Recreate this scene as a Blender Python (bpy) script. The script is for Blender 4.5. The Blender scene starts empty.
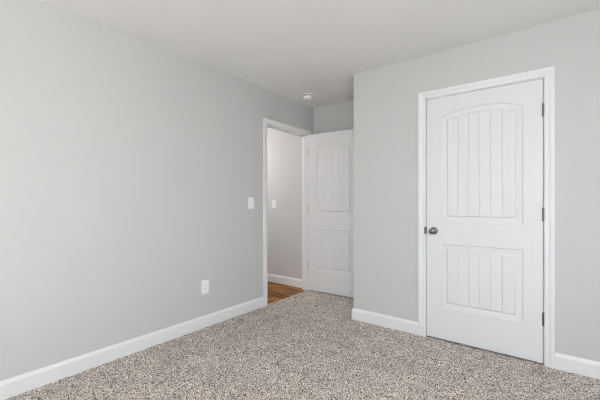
import bpy, bmesh, math, random
from mathutils import Vector, Matrix
import numpy as np

C = bpy.context.scene
COL = C.collection

# ------------------------------------------------------------------ camera
F_PX, V0, YAW, CAM_H = 329.52, 202.27, 0.659, 1.1638
cam_d = bpy.data.cameras.new('camera')
cam_d.sensor_width = 36.0
cam_d.lens = 36.0 * F_PX / 600.0
cam_d.shift_y = (V0 - 200.0) / 600.0
cam_d.clip_start = 0.02
cam = bpy.data.objects.new('camera', cam_d)
COL.objects.link(cam)
cam.location = (0, 0, CAM_H)
cam.rotation_euler = (math.pi / 2, 0, YAW)
C.camera = cam

# ------------------------------------------------------------------ light and exposure
vs = C.view_settings
vs.view_transform = 'Standard'
vs.look = 'None'
vs.exposure = -0.88
vs.gamma = 1.0
vs.use_curve_mapping = False
C.cycles.filter_width = 1.0
C.cycles.use_denoising = True
C.cycles.use_adaptive_sampling = False
C.cycles.use_guiding = True
C.cycles.denoising_prefilter = 'NONE'
C.cycles.diffuse_bounces = 8
C.cycles.max_bounces = 12

world = bpy.data.worlds.new('daylight')
C.world = world
world.use_nodes = True
bg = world.node_tree.nodes['Background']
# sky above the horizon, sunlit pale ground below it
WN, WL = world.node_tree.nodes, world.node_tree.links
w_tc = WN.new('ShaderNodeTexCoord'); w_sep = WN.new('ShaderNodeSeparateXYZ')
w_mr = WN.new('ShaderNodeMapRange'); w_mr.inputs['From Min'].default_value = -0.05; w_mr.inputs['From Max'].default_value = 0.05
w_mix = WN.new('ShaderNodeMix'); w_mix.data_type = 'RGBA'
w_mix.inputs['A'].default_value = (3.4, 3.5, 3.6, 1)       # ground
w_mix.inputs['B'].default_value = (5.6, 6.05, 6.7, 1)       # sky
WL.new(w_tc.outputs['Generated'], w_sep.inputs[0]); WL.new(w_sep.outputs['Z'], w_mr.inputs['Value'])
WL.new(w_mr.outputs['Result'], w_mix.inputs['Factor']); WL.new(w_mix.outputs['Result'], bg.inputs['Color'])
bg.inputs['Strength'].default_value = 1.0

sun_d = bpy.data.lights.new('sun', 'SUN')
sun_d.energy = 95.0
sun_d.color = (0.95, 0.99, 1.0)
sun_d.angle = math.radians(0.6)
sun = bpy.data.objects.new('sun', sun_d)
COL.objects.link(sun)
_el, _az = math.radians(50), math.radians(5)        # falls through the window behind the camera
_d = Vector((math.sin(_az) * math.cos(_el), math.cos(_az) * math.cos(_el), -math.sin(_el)))
sun.rotation_euler = _d.to_track_quat('-Z', 'Y').to_euler()

XL, YC, YB, ZC = -2.583, 2.9257, 3.632, 2.44      # left wall, closet wall, alcove back wall, ceiling
XR, YS = 1.35, -2.30                              # right wall, wall behind the camera
XS = -1.591                                       # corner of the closet box
WALL_T = 0.09
OY0, OY1, OZ = 2.727, 3.495, 2.045                  # bedroom doorway in the left wall
HX0, HY0, HY1 = -5.2, 2.58, 3.572                 # hallway

WINS = [('back', -1.50, 0.50, 0.75, 2.10), ('right', 0.35, 1.95, 0.75, 2.10)]

def portal(name, loc, rot, sx, sy):
    l = bpy.data.lights.new(name, 'AREA')
    l.shape = 'RECTANGLE'
    l.size, l.size_y = sx, sy
    l.cycles.is_portal = True
    o = bpy.data.objects.new(name, l)
    COL.objects.link(o)
    o.location, o.rotation_euler = loc, rot
portal('window_daylight', (-0.50, YS - 0.14, 1.425), (math.radians(90), 0, 0), 2.0, 1.35)
portal('window_daylight', (XR + 0.14, 1.15, 1.425), (math.radians(90), 0, math.radians(90)), 1.6, 1.35)

# ------------------------------------------------------------------ materials
def new_mat(name, color, rough=0.6, spec=0.5, metal=0.0):
    m = bpy.data.materials.new(name)
    m.use_nodes = True
    b = m.node_tree.nodes['Principled BSDF']
    b.inputs['Base Color'].default_value = (*color, 1)
    b.inputs['Roughness'].default_value = rough
    b.inputs['Specular IOR Level'].default_value = spec
    b.inputs['Metallic'].default_value = metal
    return m, m.node_tree.nodes, m.node_tree.links, b

def add_bump(N, L, b, scale, strength, dist=0.001, detail=3):
    tc = N.new('ShaderNodeTexCoord')
    no = N.new('ShaderNodeTexNoise'); no.inputs['Scale'].default_value = scale; no.inputs['Detail'].default_value = detail
    bu = N.new('ShaderNodeBump'); bu.inputs['Strength'].default_value = strength; bu.inputs['Distance'].default_value = dist
    L.new(tc.outputs['Object'], no.inputs['Vector']); L.new(no.outputs['Fac'], bu.inputs['Height'])
    L.new(bu.outputs['Normal'], b.inputs['Normal'])
    return tc, no

def paint(name, color, rough=0.6, spec=0.3, bump=0.15, scale=160, var=0.02):
    m, N, L, b = new_mat(name, color, rough, spec)
    if bump: tc, _ = add_bump(N, L, b, scale, bump)
    else: tc = N.new('ShaderNodeTexCoord')
    n2 = N.new('ShaderNodeTexNoise'); n2.inputs['Scale'].default_value = 2.2; n2.inputs['Detail'].default_value = 4
    L.new(tc.outputs['Object'], n2.inputs['Vector'])
    mix = N.new('ShaderNodeMix'); mix.data_type = 'RGBA'
    mix.inputs['A'].default_value = (*[c * (1 - var) for c in color], 1)
    mix.inputs['B'].default_value = (*[min(1, c * (1 + var)) for c in color], 1)
    L.new(n2.outputs['Fac'], mix.inputs['Factor']); L.new(mix.outputs['Result'], b.inputs['Base Color'])
    return m

M_WALL = paint('grey_wall_paint', (0.585, 0.59, 0.585), 0.75, 0.2)
M_CEIL = paint('ceiling_paint', (0.82, 0.825, 0.825), 0.85, 0.15, 0.25, 90)
M_TRIM = paint('white_trim_paint', (0.80, 0.81, 0.815), 0.42, 0.35, 0.0, 60, 0.004)
M_DOOR = paint('white_door_paint', (0.76, 0.77, 0.775), 0.45, 0.35, 0.0, 110, 0.004)
M_PLATE = paint('white_plastic', (0.90, 0.90, 0.89), 0.35, 0.5, 0.0, 60, 0.004)
M_NICKEL, *_ = new_mat('satin_nickel', (0.24, 0.236, 0.225), 0.2, 0.5, 1.0)
M_HINGE, *_ = new_mat('hinge_nickel', (0.20, 0.20, 0.195), 0.4, 0.5, 1.0)
M_DARK, *_ = new_mat('dark_slot', (0.03, 0.03, 0.03), 0.7)
M_CLOSET, *_ = new_mat('closet_interior', (0.35, 0.35, 0.35), 0.9)
M_DRY, *_ = new_mat('plasterboard', (0.5, 0.5, 0.49), 0.9)

def carpet_mat():
    m, N, L, b = new_mat('flecked_shaded_carpet', (0.4, 0.36, 0.33), 1.0, 0.05)
    tc = N.new('ShaderNodeTexCoord')
    vo = N.new('ShaderNodeTexVoronoi'); vo.inputs['Scale'].default_value = 250
    warp = N.new('ShaderNodeTexNoise'); warp.inputs['Scale'].default_value = 60
    addv = N.new('ShaderNodeMixRGB'); addv.blend_type = 'ADD'; addv.inputs[0].default_value = 0.02
    L.new(tc.outputs['Object'], warp.inputs['Vector'])
    L.new(tc.outputs['Object'], addv.inputs[1]); L.new(warp.outputs['Color'], addv.inputs[2])
    L.new(addv.outputs[0], vo.inputs['Vector'])
    sep = N.new('ShaderNodeSeparateColor'); L.new(vo.outputs['Color'], sep.inputs[0])
    ramp = N.new('ShaderNodeValToRGB')
    cr = ramp.color_ramp; cr.interpolation = 'EASE'
    stops = [(0.0, (0.07, 0.054, 0.046)), (0.20, (0.13, 0.104, 0.089)), (0.36, (0.44, 0.378, 0.335)),  # darkest stops stand in for shadow in the pile, others are fibre tones
             (0.58, (0.66, 0.585, 0.53)), (1.0, (1.0, 0.94, 0.87))]
    cr.elements[0].position, cr.elements[0].color = stops[0][0], (*stops[0][1], 1)
    cr.elements[1].position, cr.elements[1].color = stops[-1][0], (*stops[-1][1], 1)
    for p, c in stops[1:-1]:
        e = cr.elements.new(p); e.color = (*c, 1)
    L.new(sep.outputs[0], ramp.inputs['Fac'])
    big = N.new('ShaderNodeTexNoise'); big.inputs['Scale'].default_value = 7; big.inputs['Detail'].default_value = 5
    L.new(tc.outputs['Object'], big.inputs['Vector'])
    mr = N.new('ShaderNodeMapRange'); mr.inputs['From Min'].default_value = 0.3; mr.inputs['From Max'].default_value = 0.7
    mr.inputs['To Min'].default_value = 0.82; mr.inputs['To Max'].default_value = 1.05
    L.new(big.outputs['Fac'], mr.inputs['Value'])
    mul = N.new('ShaderNodeVectorMath'); mul.operation = 'SCALE'
    L.new(ramp.outputs['Color'], mul.inputs[0]); L.new(mr.outputs['Result'], mul.inputs['Scale'])
    L.new(mul.outputs['Vector'], b.inputs['Base Color'])
    fn = N.new('ShaderNodeTexNoise'); fn.inputs['Scale'].default_value = 420; fn.inputs['Detail'].default_value = 2
    L.new(tc.outputs['Object'], fn.inputs['Vector'])
    bu = N.new('ShaderNodeBump'); bu.inputs['Strength'].default_value = 0.5; bu.inputs['Distance'].default_value = 0.002
    L.new(fn.outputs['Fac'], bu.inputs['Height']); L.new(bu.outputs['Normal'], b.inputs['Normal'])
    return m
M_CARPET = carpet_mat()

def wood_mat():
    m, N, L, b = new_mat('brown_plank_floor', (0.3, 0.15, 0.07), 0.5, 0.2)
    tc = N.new('ShaderNodeTexCoord')
    br = N.new('ShaderNodeTexBrick')
    br.inputs['Scale'].default_value = 1.0
    br.inputs['Brick Width'].default_value = 1.1
    br.inputs['Row Height'].default_value = 0.145
    br.inputs['Mortar Size'].default_value = 0.002
    br.inputs['Color1'].default_value = (0.17, 0.066, 0.014, 1)
    br.inputs['Color2'].default_value = (0.46, 0.21, 0.052, 1)
    br.inputs['Mortar'].default_value = (0.05, 0.022, 0.01, 1)
    L.new(tc.outputs['Object'], br.inputs['Vector'])
    mp = N.new('ShaderNodeMapping'); mp.inputs['Scale'].default_value = (1.0, 9, 1)
    L.new(tc.outputs['Object'], mp.inputs['Vector'])
    no = N.new('ShaderNodeTexNoise'); no.inputs['Scale'].default_value = 2.0; no.inputs['Detail'].default_value = 6
    L.new(mp.outputs['Vector'], no.inputs['Vector'])
    ramp = N.new('ShaderNodeValToRGB')
    ramp.color_ramp.elements[0].position, ramp.color_ramp.elements[0].color = 0.38, (0.38, 0.34, 0.30, 1)
    ramp.color_ramp.elements[1].position, ramp.color_ramp.elements[1].color = 0.62, (1.25, 1.25, 1.25, 1)
    L.new(no.outputs['Fac'], ramp.inputs['Fac'])
    mx = N.new('ShaderNodeMixRGB'); mx.blend_type = 'MULTIPLY'; mx.inputs[0].default_value = 1
    L.new(br.outputs['Color'], mx.inputs[1]); L.new(ramp.outputs['Color'], mx.inputs[2])
    L.new(mx.outputs[0], b.inputs['Base Color'])
    return m
M_WOOD = wood_mat()

# ------------------------------------------------------------------ helpers
def obj(name, bm, mat, parent=None, smooth=False, recalc=True):
    if recalc:
        bmesh.ops.recalc_face_normals(bm, faces=bm.faces[:])
    me = bpy.data.meshes.new(name)
    bm.to_mesh(me); bm.free()
    me.materials.append(mat)
    if smooth:
        for p in me.polygons: p.use_smooth = True
        try: me.set_sharp_from_angle(angle=math.radians(38))
        except Exception: pass
    o = bpy.data.objects.new(name, me)
    COL.objects.link(o)
    if parent: o.parent = parent
    return o

def struct(o, label=None):
    o['kind'] = 'structure'
    if label: o['label'] = label
    return o

def tag(o, label, cat, group=None):
    o['label'] = label; o['category'] = cat
    if group: o['group'] = group
    return o

def empty(name, loc, rz=0):
    o = bpy.data.objects.new(name, None)
    o.empty_display_size = 0.1
    COL.objects.link(o)
    o.location = loc; o.rotation_euler = (0, 0, rz)
    return o

def add_box(bm, x0, x1, y0, y1, z0, z1, bevel=0.0):
    r = bmesh.ops.create_cube(bm, size=1)
    vs_ = r['verts']
    for v in vs_:
        v.co = ((x0 + x1) / 2 + v.co.x * (x1 - x0), (y0 + y1) / 2 + v.co.y * (y1 - y0), (z0 + z1) / 2 + v.co.z * (z1 - z0))
    if bevel:
        es = list({e for v in vs_ for e in v.link_edges})
        bmesh.ops.bevel(bm, geom=es, offset=bevel, segments=2, profile=0.7, affect='EDGES')

def box(name, dims, mat, parent=None, bevel=0.0):
    bm = bmesh.new(); add_box(bm, *dims, bevel)
    return obj(name, bm, mat, parent)

def lathe(bm, prof, axis='z', seg=32, M=None):
    """prof: (radius, height) pairs revolved about local z, then moved by M"""
    rings = []
    for r, h in prof:
        if r < 1e-6:
            rings.append([bm.verts.new((0, 0, h))])
        else:
            rings.append([bm.verts.new((r * math.cos(2 * math.pi * k / seg), r * math.sin(2 * math.pi * k / seg), h)) for k in range(seg)])
    vv = [v for r in rings for v in r]
    for a, b in zip(rings[:-1], rings[1:]):
        for k in range(seg):
            k2 = (k + 1) % seg
            if len(a) == 1 and len(b) == 1: continue
            if len(a) == 1: bm.faces.new((a[0], b[k], b[k2]))
            elif len(b) == 1: bm.faces.new((a[k], a[k2], b[0]))
            else: bm.faces.new((a[k], a[k2], b[k2], b[k]))
    if M is not None:
        for v in vv: v.co = M @ v.co

def sweep(bm, path, prof):
    """path: list of functions t->xyz ... each path node maps profile (t,d) to a point"""
    rows = [[bm.verts.new(node(t, d)) for t, d in prof] for node in path]
    n = len(prof)
    for a, b in zip(rows[:-1], rows[1:]):
        for k in range(n):
            k2 = (k + 1) % n
            bm.faces.new((a[k], a[k2], b[k2], b[k]))
    bm.faces.new(rows[0]); bm.faces.new(rows[-1][::-1])

# ------------------------------------------------------------------ room shell
WT = 0.14
def wall_with_hole_x(name, x0, x1, ya, yb, hy0, hy1, hz0, hz1, z0=-0.03, z1=ZC):
    bm = bmesh.new()
    add_box(bm, x0, x1, ya, hy0, z0, z1)
    add_box(bm, x0, x1, hy1, yb, z0, z1)
    add_box(bm, x0, x1, hy0, hy1, hz1, z1)
    if hz0 > 0: add_box(bm, x0, x1, hy0, hy1, z0, hz0)
    return struct(obj(name, bm, M_WALL))
def wall_with_hole_y(name, y0, y1, xa, xb, hx0, hx1, hz0, hz1, z0=-0.03, z1=ZC):
    bm = bmesh.new()
    add_box(bm, xa, hx0, y0, y1, z0, z1)
    add_box(bm, hx1, xb, y0, y1, z0, z1)
    add_box(bm, hx0, hx1, y0, y1, hz1, z1)
    if hz0 > 0: add_box(bm, hx0, hx1, y0, y1, z0, hz0)
    return struct(obj(name, bm, M_WALL))

J = 0.018                                          # jamb board thickness
wall_with_hole_x('wall_left', XL - WALL_T, XL, YS - WT, YB + 0.1, OY0 - J, OY1 + J, -1, OZ + J)
CX0, CX1, CZ = -0.8845, -0.0655, 2.052               # closet door opening
wall_with_hole_y('wall_closet', YC, YC + 0.115, XS, XR, CX0 - J, CX1 + J, -1, CZ + J)
struct(box('wall_closet_side', (XS, XS + 0.115, YC + 0.115, YB, -0.03, ZC), M_WALL))
struct(box('wall_alcove', (XL, XR, YB, YB + 0.1, -0.03, ZC), M_WALL))
wall_with_hole_x('wall_right', XR, XR + WT, YS - WT, YB + 0.1, WINS[1][1], WINS[1][2], 0.75, 2.10)
wall_with_hole_y('wall_back', YS - WT, YS, XL, XR, WINS[0][1], WINS[0][2], 0.75, 2.10)
struct(box('ceiling', (XL - WALL_T, XR + WT, YS - WT, YB + 0.1, ZC, ZC + 0.12), M_CEIL))
struct(box('floor', (XL - WALL_T, XR + WT, YS - WT, YB + 0.1, -0.16, -0.03), M_DRY))
# hallway shell
HXE = XL - WALL_T
struct(box('wall_hall_far', (HX0, HXE, HY1, HY1 + 0.1, -0.03, ZC), M_WALL))
struct(box('wall_hall_near', (HX0, HXE, HY0 - 0.1, HY0, -0.03, ZC), M_WALL))
struct(box('wall_hall_end', (HX0 - 0.1, HX0, HY0 - 0.1, HY1 + 0.1, -0.03, ZC), M_WALL))
struct(box('ceiling_hall', (HX0 - 0.1, HXE, HY0 - 0.1, HY1 + 0.1, ZC, ZC + 0.12), M_CEIL))
bm = bmesh.new()
add_box(bm, HX0, HXE, HY0, HY1, -0.03, -0.004)
add_box(bm, HXE, XL - 0.012, OY0, OY1, -0.03, -0.004)
struct(obj('floor_hall', bm, M_WOOD))

# carpet: a grid whose pile height really varies
def make_carpet():
    rng = np.random.default_rng(7)
    me_v, me_f = [], []
    def patch(x0, x1, y0, y1, s, amp):
        nx, ny = max(2, int(round((x1 - x0) / s)) + 1), max(2, int(round((y1 - y0) / s)) + 1)
        X, Y = np.meshgrid(np.linspace(x0, x1, nx), np.linspace(y0, y1, ny))
        jx = rng.uniform(-.3, .3, X.shape) * s; jy = rng.uniform(-.3, .3, X.shape) * s
        jx[:, [0, -1]] = 0; jy[:, [0, -1]] = 0; jx[[0, -1], :] = 0; jy[[0, -1], :] = 0
        Z = rng.uniform(-amp, amp * 0.6, X.shape)
        base = sum(len(v) for v in me_v)
        me_v.append(np.stack([X + jx, Y + jy, Z], -1).reshape(-1, 3))
        i = np.arange(nx * ny).reshape(ny, nx) + base
        me_f.append(np.stack([i[:-1, :-1], i[:-1, 1:], i[1:, 1:], i[1:, :-1]], -1).reshape(-1, 4))
    s = 0.006
    patch(XL, XS, YC - 0.0, YB, s, 0.0055)
    patch(XL, XR, 0.30, YC, s, 0.0055)
    patch(XL, XR, YS, 0.30, 0.05, 0.002)
    patch(XL - 0.012, XL, OY0, OY1, s, 0.003)
    patch(CX0, CX1, YC, YC + 0.115, s, 0.003)
    V = np.concatenate(me_v); Fa = np.concatenate(me_f)
    me = bpy.data.meshes.new('carpet')
    me.vertices.add(len(V)); me.vertices.foreach_set('co', V.astype(np.float32).ravel())
    me.loops.add(Fa.size); me.loops.foreach_set('vertex_index', Fa.astype(np.int32).ravel())
    me.polygons.add(len(Fa))
    me.polygons.foreach_set('loop_start', np.arange(0, Fa.size, 4, dtype=np.int32))
    me.update(calc_edges=True); me.validate()
    me.polygons.foreach_set('use_smooth', np.ones(len(Fa), dtype=bool))
    me.materials.append(M_CARPET)
    o = bpy.data.objects.new('carpet', me); COL.objects.link(o)
    o['label'] = 'flecked beige and grey cut pile carpet with pile shade in its colour, covering the bedroom floor'
    o['category'] = 'carpet'
    o['kind'] = 'stuff'
make_carpet()

# ------------------------------------------------------------------ baseboards
BH, BT = 0.110, 0.014
BP = [(0, 0), (BT, 0), (BT, 0.088), (BT - 0.003, 0.094), (BT - 0.006, 0.101), (BT - 0.009, 0.108), (0.003, BH), (0, BH)]
def base(name, nodes, zb=-0.012):
    """nodes: (x, y, nx, ny): wall point and the mitred outward direction"""
    bm = bmesh.new()
    sweep(bm, [(lambda t, d, n=n: (n[0] + n[2] * t, n[1] + n[3] * t, d if d > 0 else zb)) for n in nodes], BP)
    return struct(obj(name, bm, M_TRIM))
CAS = 0.060                                        # casing width outside the 5 mm reveal
base('baseboard_left', [(XL, YS, 1, 0), (XL, OY0 - 0.005 - CAS, 1, 0)])
base('baseboard_closet', [(CX0 - 0.002 - CAS, YC, 0, -1), (XS, YC, -1, -1), (XS, YB - BT, -1, 0)])
base('baseboard_right', [(CX1 + 0.004 + CAS, YC, 0, -1), (XR - BT, YC, 0, -1)])
base('baseboard_east', [(XR, YC, -1, 0), (XR, YS, -1, 0)])
base('baseboard_alcove', [(XL, YB, 0, -1), (XS, YB, 0, -1)])
base('baseboard_back', [(XL + BT, YS, 0, 1), (XR - BT, YS, 0, 1)])
base('baseboard_hall', [(HX0, HY1, 0, -1), (HXE, HY1, 0, -1)], -0.008)
base('baseboard_hall_near', [(HX0, HY0, 0, 1), (HXE, HY0, 0, 1)], -0.008)

# ------------------------------------------------------------------ door frames (jamb boards, stops and mitred casing)
CP = [(0, 0), (0, 0.009), (0.004, 0.0115), (0.013, 0.0115), (0.017, 0.0098), (0.028, 0.0112), (0.035, 0.0155), (0.042, 0.0172), (0.052, 0.0180),
      (0.057, 0.0180), (CAS, 0.0150), (CAS, 0)]
def casing_y(bm, x0, x1, zt, y, s, zb=-0.012):
    """casing on a wall facing -y (s=-1) or +y (s=1) around an opening x0..x1, 0..zt"""
    sweep(bm, [lambda t, d: (x0 - t, y + s * d, zb), lambda t, d: (x0 - t, y + s * d, zt + t),
               lambda t, d: (x1 + t, y + s * d, zt + t), lambda t, d: (x1 + t, y + s * d, zb)], CP)
def casing_x(bm, y0, y1, zt, x, s, zb=-0.012):
    sweep(bm, [lambda t, d: (x + s * d, y0 - t, zb), lambda t, d: (x + s * d, y0 - t, zt + t),
               lambda t, d: (x + s * d, y1 + t, zt + t), lambda t, d: (x + s * d, y1 + t, zb)], CP)

# closet frame
t2 = struct(empty('trim_2', (0, 0, 0)), 'white moulded casing around the closed closet door')
bm = bmesh.new(); casing_y(bm, CX0 - 0.004, CX1 + 0.004, CZ + 0.005, YC, -1)
obj('casing', bm, M_TRIM, t2)
bm = bmesh.new()
add_box(bm, CX0 - J, CX0, YC, YC + 0.115, -0.03, CZ)
add_box(bm, CX1, CX1 + J, YC, YC + 0.115, -0.03, CZ)
add_box(bm, CX0 - J, CX1 + J, YC, YC + 0.115, CZ, CZ + J)
add_box(bm, CX0, CX0 + 0.011, YC + 0.040, YC + 0.072, -0.008, CZ)
add_box(bm, CX1 - 0.011, CX1, YC + 0.040, YC + 0.072, -0.008, CZ)
add_box(bm, CX0, CX1, YC + 0.040, YC + 0.072, CZ - 0.011, CZ)
obj('jamb', bm, M_TRIM, t2)
# strike plate lip wrapping the closet jamb edge
bm = bmesh.new(); add_box(bm, CX0 - 0.0130, CX0 + 0.0012, YC - 0.0125, YC + 0.030, 0.893, 0.951, 0.0005)
sp = obj('strike_plate', bm, M_HINGE, t2); sp['label'] = 'small dark metal strike plate on the jamb beside the knob'

# bedroom doorway frame
t1 = struct(empty('trim_1', (0, 0, 0)), 'white moulded casing around the open doorway to the hall')
bm = bmesh.new(); casing_x(bm, OY0 - 0.005, OY1 + 0.005, OZ + 0.005, XL, 1)
obj('casing', bm, M_TRIM, t1)
bm = bmesh.new()
add_box(bm, XL - WALL_T, XL, OY0 - J, OY0, -0.03, OZ)
add_box(bm, XL - WALL_T, XL, OY1, OY1 + J, -0.03, OZ)
add_box(bm, XL - WALL_T, XL, OY0 - J, OY1 + J, OZ, OZ + J)
add_box(bm, XL - 0.072, XL - 0.040, OY0, OY0 + 0.011, -0.003, OZ)
add_box(bm, XL - 0.072, XL - 0.040, OY1 - 0.008, OY1, -0.003, OZ)
add_box(bm, XL - 0.072, XL - 0.040, OY0, OY1, OZ - 0.011, OZ)
obj('jamb', bm, M_TRIM, t1)
bm = bmesh.new(); add_box(bm, XL - 0.030, XL + 0.0012, OY0 - 0.004, OY0 + 0.0015, 0.893, 0.951, 0.0005)
sp = obj('strike_plate', bm, M_HINGE, t1); sp['label'] = 'small metal strike plate on the near jamb of the doorway'

# ------------------------------------------------------------------ moulded two panel arch top doors
def moulded_face(bm, W, z_lo, z_hi, y, s, st):
    """face of the door in the plane y (outward direction s along y), x 0..W"""
    x0, x1 = st, W - st
    cx = (x0 + x1) / 2
    zA0, zA1, rise = 0.999, 1.884, 0.050           # arched upper panel
    zB0, zB1 = 0.272, 0.815                        # square lower panel
    half = (x1 - x0) / 2
    R = (half * half + rise * rise) / (2 * rise)
    zc = zA1 + rise - R
    NS = 24
    P = lambda x, z, d: bm.verts.new((x, y - s * d, z))
    def contour(off, d, arch, z0, z1):
        a, b = x0 + off, x1 - off
        pts = [(a, z0 + off), (b, z0 + off)]
        for k in range(NS + 1):
            x = b + (a - b) * k / NS
            if arch: pts.append((x, zc + math.sqrt((R - off) ** 2 - (x - cx) ** 2)))
            else: pts.append((x, z1 - off))
        return [P(px, pz, d) for px, pz in pts]
    PROF = [(0, 0), (0.006, 0.0070), (0.012, 0.0080), (0.022, 0.0095), (0.034, 0.0120), (0.0355, 0.0118), (0.0415, 0.0032), (0.0435, 0.0022)]
    PROF = [(o * 1.28, d) for o, d in PROF]
    for arch, z0, z1 in ((True, zA0, zA1), (False, zB0, zB1)):
        rings = [contour(o, d, arch, z0, z1) for o, d in PROF]
        n = len(rings[0])
        for A, B in zip(rings[:-1], rings[1:]):
            for k in range(n):
                bm.faces.new((A[k], A[(k + 1) % n], B[(k + 1) % n], B[k]))
        # planks with V grooves
        off, dd = PROF[-1]
        a, b = x0 + off, x1 - off
        top = (lambda x: zc + math.sqrt((R - off) ** 2 - (x - cx) ** 2)) if arch else (lambda x: z1 - off)
        zb = z0 + off
        npl = 6; pw = (b - a) / npl; g = 0.004
        for k in range(npl):
            xa = a + pw * k + (g if k else 0); xb = a + pw * (k + 1) - (g if k < npl - 1 else 0)
            vv = [P(xa, zb, dd), P(xb, zb, dd)] + [P(xb + (xa - xb) * q / 5, top(xb + (xa - xb) * q / 5), dd) for q in range(6)]
            bm.faces.new(vv)
            if k < npl - 1:
                xg = a + pw * (k + 1)
                l0, m0, r0 = P(xg - g, zb, dd), P(xg, zb, dd + 0.0045), P(xg + g, zb, dd)
                l1, m1, r1 = P(xg - g, top(xg - g), dd), P(xg, top(xg), dd + 0.0045), P(xg + g, top(xg + g), dd)
                bm.faces.new((l0, m0, m1, l1)); bm.faces.new((m0, r0, r1, m1))
                bm.faces.new((l0, r0, m0)); bm.faces.new((l1, m1, r1))
    # stiles and rails
    def quad(xa, xb, za, zb_): bm.faces.new((P(xa, za, 0), P(xb, za, 0), P(xb, zb_, 0), P(xa, zb_, 0)))
    quad(0, x0, z_lo, z_hi); quad(x1, W, z_lo, z_hi)
    quad(x0, x1, z_lo, zB0); quad(x0, x1, zB1, zA0)
    arc = [(x0 + (x1 - x0) * k / NS) for k in range(NS + 1)]
    for xa, xb in zip(arc[:-1], arc[1:]):
        ta, tb = (zc + math.sqrt(R * R - (q - cx) ** 2) for q in (xa, xb))
        bm.faces.new((P(xa, ta, 0), P(xb, tb, 0), P(xb, z_hi, 0), P(xa, z_hi, 0)))

def door_leaf_bm(W, z_lo, z_hi, st, T=0.035):
    """leaf from x 0..W, y 0..T; both faces moulded"""
    bm = bmesh.new()
    moulded_face(bm, W, z_lo, z_hi, 0, -1, st)
    moulded_face(bm, W, z_lo, z_hi, T, 1, st)
    def q(*p): bm.faces.new([bm.verts.new(a) for a in p])
    q((0, 0, z_lo), (0, T, z_lo), (0, T, z_hi), (0, 0, z_hi))
    q((W, 0, z_lo), (W, T, z_lo), (W, T, z_hi), (W, 0, z_hi))
    q((0, 0, z_lo), (W, 0, z_lo), (W, T, z_lo), (0, T, z_lo))
    q((0, 0, z_hi), (W, 0, z_hi), (W, T, z_hi), (0, T, z_hi))
    bmesh.ops.remove_doubles(bm, verts=bm.verts[:], dist=1e-5)
    return bm

def hinge(parent, x, y, zmid, leaf_dirs, label=None):
    """knuckle barrel on a vertical pin at (x, y) with two leaves running along the given directions"""
    h, r = 0.089, 0.0062
    bm = bmesh.new()
    n = 5
    for k in range(n):
        z0 = zmid - h / 2 + h * k / n + 0.0005; z1 = z0 + h / n - 0.001
        lathe(bm, [(0, z0), (r, z0), (r, z1), (0, z1)], seg=16, M=Matrix.Translation((x, y, 0)))
    for zz, sg in ((zmid + h / 2, 1), (zmid - h / 2, -1)):
        lathe(bm, [(0, zz), (r * 0.8, zz), (r * 0.9, zz + sg * 0.002), (r * 0.5, zz + sg * 0.0045), (0, zz + sg * 0.005)], seg=16, M=Matrix.Translation((x, y, 0)))
    for (dx0, dx1, dy0, dy1) in leaf_dirs:
        add_box(bm, x + dx0, x + dx1, y + dy0, y + dy1, zmid - h / 2, zmid + h / 2)
    o = obj('hinge', bm, M_HINGE, parent, True)
    return o

def knob(parent, x, z, y=0.0, s=-1):
    # rosette, neck and a round satin knob pointing along -y
    M = Matrix.Translation((x, y, z)) @ Matrix.Rotation(math.radians(90 if s < 0 else -90), 4, 'X')
    bm = bmesh.new()
    lathe(bm, [(0.0, 0.010), (0.0135, 0.010), (0.0125, 0.016), (0.0115, 0.026), (0.014, 0.031), (0.0215, 0.036), (0.0262, 0.043),
               (0.0272, 0.049), (0.0262, 0.055), (0.0225, 0.0605), (0.0165, 0.0640), (0.008, 0.0655), (0, 0.066)], seg=40, M=M)
    k = obj('door_knob', bm, M_NICKEL, parent, True)
    k['label'] = 'round satin nickel door knob'
    bm = bmesh.new()
    lathe(bm, [(0, 0), (0.0325, 0), (0.0325, 0.003), (0.030, 0.0065), (0.022, 0.010), (0.013, 0.011), (0, 0.011)], seg=40, M=M)
    obj('rosette', bm, M_NICKEL, k, True)
    return k

# closet door, closed, hung on the right
ZLO, ZHI = 0.012, 2.0485
d2 = struct(empty('door_2', (CX0 + 0.0045, YC + 0.001, 0)), 'closed white two panel arch top closet door with knob on its left')
WD2 = CX1 - CX0 - 0.0080
obj('door_leaf', door_leaf_bm(WD2, ZLO, ZHI, 0.117), M_DOOR, d2)
knob(d2, 0.0600, 0.920)
for zm in (1.8245, 1.0745, 0.3285):
    hinge(d2, WD2 + 0.0018, -0.0062, zm, [(-0.0015, 0.0, 0.004, 0.030), (0.0002, 0.0018, 0.004, 0.030)])
bm = bmesh.new(); add_box(bm, -0.0008, 0.0004, 0.005, 0.030, 0.893, 0.951)
obj('latch_plate', bm, M_HINGE, d2)

# bedroom door, standing open in the alcove; hinge pin at the room side of the far jamb
PIN = (XL + 0.0062, OY1 + 0.0015 + 0.037)
OPEN = math.radians(3.4)
d1 = struct(empty('door_1', (XL + 0.0095, OY1 + 0.004, 0), OPEN), 'open white two panel arch top bedroom door standing in the alcove')
WD1 = 0.762
obj('door_leaf', door_leaf_bm(WD1, ZLO, ZHI, 0.118), M_DOOR, d1)
knob(d1, WD1 - 0.060, 0.920)
for zm in (1.8245, 1.0745, 0.3285):
    bm = bmesh.new()
    h = 0.089
    # the two leaves fill the gap between jamb edge and door edge, seen edge on from the room
    add_box(bm, -0.0085, -0.0006, 0.000, 0.034, zm - h / 2, zm + h / 2, 0.0004)
    lathe(bm, [(0, zm - h / 2), (0.0060, zm - h / 2), (0.0060, zm + h / 2), (0, zm + h / 2)], seg=16, M=Matrix.Translation((-0.002, 0.041, 0)))
    obj('hinge', bm, M_HINGE, d1, True)

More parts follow.
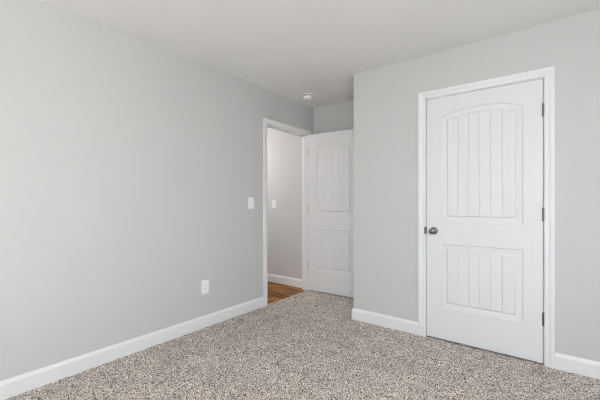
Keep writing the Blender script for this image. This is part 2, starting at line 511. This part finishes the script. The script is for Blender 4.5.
# ------------------------------------------------------------------ windows behind the camera (daylight comes in here)
def window(name, cx, cy, rz, w, z0, z1, label):
    r = struct(empty(name, (cx, cy, 0), rz), label)
    bm = bmesh.new()          # local: x along the wall, +y into the room, opening depth -WT..0
    f = 0.035
    for (a, b, c, d) in ((-w/2, -w/2 + f, z0, z1), (w/2 - f, w/2, z0, z1), (-w/2 + f, w/2 - f, z1 - f, z1), (-w/2 + f, w/2 - f, z0, z0 + f)):
        add_box(bm, a, b, -0.10, -0.04, c, d)
    obj('window_frame', bm, M_TRIM, r)
    zm = (z0 + z1) / 2
    bm = bmesh.new(); add_box(bm, -w/2 + f, w/2 - f, -0.09, -0.05, zm - 0.02, zm + 0.02)
    obj('meeting_rail', bm, M_TRIM, r)
    bm = bmesh.new(); add_box(bm, -w/2 - 0.06, w/2 + 0.06, -0.04, 0.03, z0 - 0.02, z0, 0.003)
    obj('window_sill', bm, M_TRIM, r)
    bm = bmesh.new()
    sweep(bm, [lambda t, d: (-w/2 - t, d, z0), lambda t, d: (-w/2 - t, d, z1 + t), lambda t, d: (w/2 + t, d, z1 + t), lambda t, d: (w/2 + t, d, z0)], CP)
    obj('casing', bm, M_TRIM, r)
window('window_1', -0.50, YS, 0, 2.0, 0.75, 2.10, 'white framed window behind the camera')
window('unseen_window_2', XR, 1.15, math.radians(90), 1.6, 0.75, 2.10, 'assumed white framed window in the right wall, out of view')  # unseen window, set opposite the left wall to light it

# ------------------------------------------------------------------ small wall and ceiling fittings
def plate_bm(w=0.080, h=0.122, t=0.006):
    bm = bmesh.new(); add_box(bm, -w/2, w/2, -t, 0, -h/2, h/2, 0.0018)
    return bm
def screws(parent, zs):
    for z in zs:
        bm = bmesh.new()
        lathe(bm, [(0, 0.0055), (0.003, 0.0055), (0.0028, 0.0068), (0, 0.0070)], seg=12, M=Matrix.Translation((0, 0, z)) @ Matrix.Rotation(math.radians(90), 4, 'X'))
        obj('screw', bm, M_PLATE, parent, True)
def light_switch(loc, rz, label):
    r = tag(empty('light_switch', loc, rz), label, 'light switch')
    obj('wall_plate', plate_bm(), M_PLATE, r)
    bm = bmesh.new(); add_box(bm, -0.0175, 0.0175, -0.0075, -0.0055, -0.034, 0.034, 0.0006)
    obj('switch_frame', bm, M_PLATE, r)
    bm = bmesh.new()          # rocker paddle tipped at the middle
    pts = [(-0.0072, 0.030), (-0.0085, 0.0), (-0.0125, -0.030), (-0.006, -0.030), (-0.006, 0.030)]
    L_ = [bm.verts.new((-0.0145, y, z)) for y, z in pts]; R_ = [bm.verts.new((0.0145, y, z)) for y, z in pts]
    bm.faces.new(L_); bm.faces.new(R_[::-1])
    for k in range(5): bm.faces.new((L_[k], L_[(k + 1) % 5], R_[(k + 1) % 5], R_[k]))
    obj('rocker', bm, M_PLATE, r)
    screws(r, (0.048, -0.048))
    return r
def power_outlet(loc, rz, label):
    r = tag(empty('power_outlet', loc, rz), label, 'power outlet')
    obj('wall_plate', plate_bm(0.080, 0.126), M_PLATE, r)
    for zz in (0.0195, -0.0195):
        bm = bmesh.new()
        M = Matrix.Translation((0, 0, zz)) @ Matrix.Rotation(math.radians(90), 4, 'X')
        lathe(bm, [(0, 0.005), (0.0172, 0.005), (0.0172, 0.0078), (0.0160, 0.0085), (0, 0.0085)], seg=28, M=M)
        for v in bm.verts: v.co.z = zz + max(-0.0142, min(0.0142, v.co.z - zz))
        s = obj('socket', bm, M_PLATE, r, True)
        bm = bmesh.new()
        add_box(bm, -0.0073, -0.0053, -0.0088, -0.008, zz + 0.0005, zz + 0.0095)
        add_box(bm, 0.0053, 0.0073, -0.0088, -0.008, zz + 0.0015, zz + 0.0085)
        lathe(bm, [(0, 0.008), (0.0024, 0.008), (0.0024, 0.0088), (0, 0.0088)], seg=12, M=Matrix.Translation((0, 0, zz - 0.0065)) @ Matrix.Rotation(math.radians(90), 4, 'X'))
        obj('slots', bm, M_DARK, s)
    screws(r, (0.0,))
    return r
RZL = math.radians(90)        # local -y (the plate's front) faces +x
light_switch((XL, 2.472, 1.156), RZL, 'white rocker light switch on the grey wall left of the open doorway')
light_switch((-3.237, HY1, 1.138), 0, 'white rocker light switch on the hallway wall seen through the open doorway')
power_outlet((XL, 1.886, 0.376), RZL, 'white double power outlet low on the grey left wall above the baseboard')

sd = tag(empty('smoke_detector', (-2.325, 3.150, ZC)), 'small round white smoke detector on the ceiling above the open doorway', 'smoke detector')
bm = bmesh.new(); lathe(bm, [(0, 0), (0.064, 0), (0.064, -0.006), (0.060, -0.009), (0, -0.009)], seg=40)
obj('mounting_base', bm, M_PLATE, sd, True)
bm = bmesh.new(); lathe(bm, [(0, -0.008), (0.042, -0.008), (0.042, -0.021), (0, -0.021)], seg=40)
o = obj('vent_ring', bm, M_DARK, sd, True); o['label'] = 'dark vent gap'
bm = bmesh.new(); lathe(bm, [(0, -0.020), (0.051, -0.020), (0.052, -0.024), (0.051, -0.043), (0.046, -0.049), (0.022, -0.051), (0.020, -0.048), (0.010, -0.048), (0.008, -0.051), (0, -0.051)], seg=40)
obj('cover', bm, M_PLATE, sd, True)

# unseen lamps: a hallway globe beyond the door head, an assumed bedroom globe for top light
def globe_lamp(loc, drop, r, strength, color, label):
    m, N, L, b = new_mat('lit_opal_glass', (0.9, 0.9, 0.88), 0.4)
    b.inputs['Emission Color'].default_value = (*color, 1)
    b.inputs['Emission Strength'].default_value = strength
    t = tag(empty('ceiling_lamp', loc), label, 'ceiling lamp')
    bm = bmesh.new(); lathe(bm, [(0, 0), (0.065, 0), (0.062, -0.015), (0.03, -0.028), (0, -0.028)], seg=32)
    obj('canopy', bm, M_NICKEL, t, True)
    bm = bmesh.new(); lathe(bm, [(0, -0.026), (0.007, -0.026), (0.007, -drop), (0, -drop)], seg=12)
    obj('stem', bm, M_NICKEL, t, True)
    bm = bmesh.new(); lathe(bm, [(0, -drop + 0.012), (0.034, -drop + 0.012), (0.036, -drop - 0.02), (0, -drop - 0.02)], seg=24)
    obj('fitter', bm, M_NICKEL, t, True)
    bm = bmesh.new()
    zc = -drop - r
    lathe(bm, [(r * math.sin(math.pi * k / 20), zc + r * math.cos(math.pi * k / 20)) if 0 < k < 20 else (0, zc + (r if k == 0 else -r)) for k in range(21)], seg=32)
    obj('lamp_shade', bm, m, t, True)
globe_lamp((-4.15, 2.86, ZC), 0.40, 0.12, 110, (1.0, 0.93, 0.91), 'opal globe lamp on the hallway ceiling')
globe_lamp((0.75, -0.90, ZC), 0.42, 0.14, 230, (0.97, 0.98, 1.0), 'assumed opal globe lamp hanging unseen in the bedroom behind the camera')
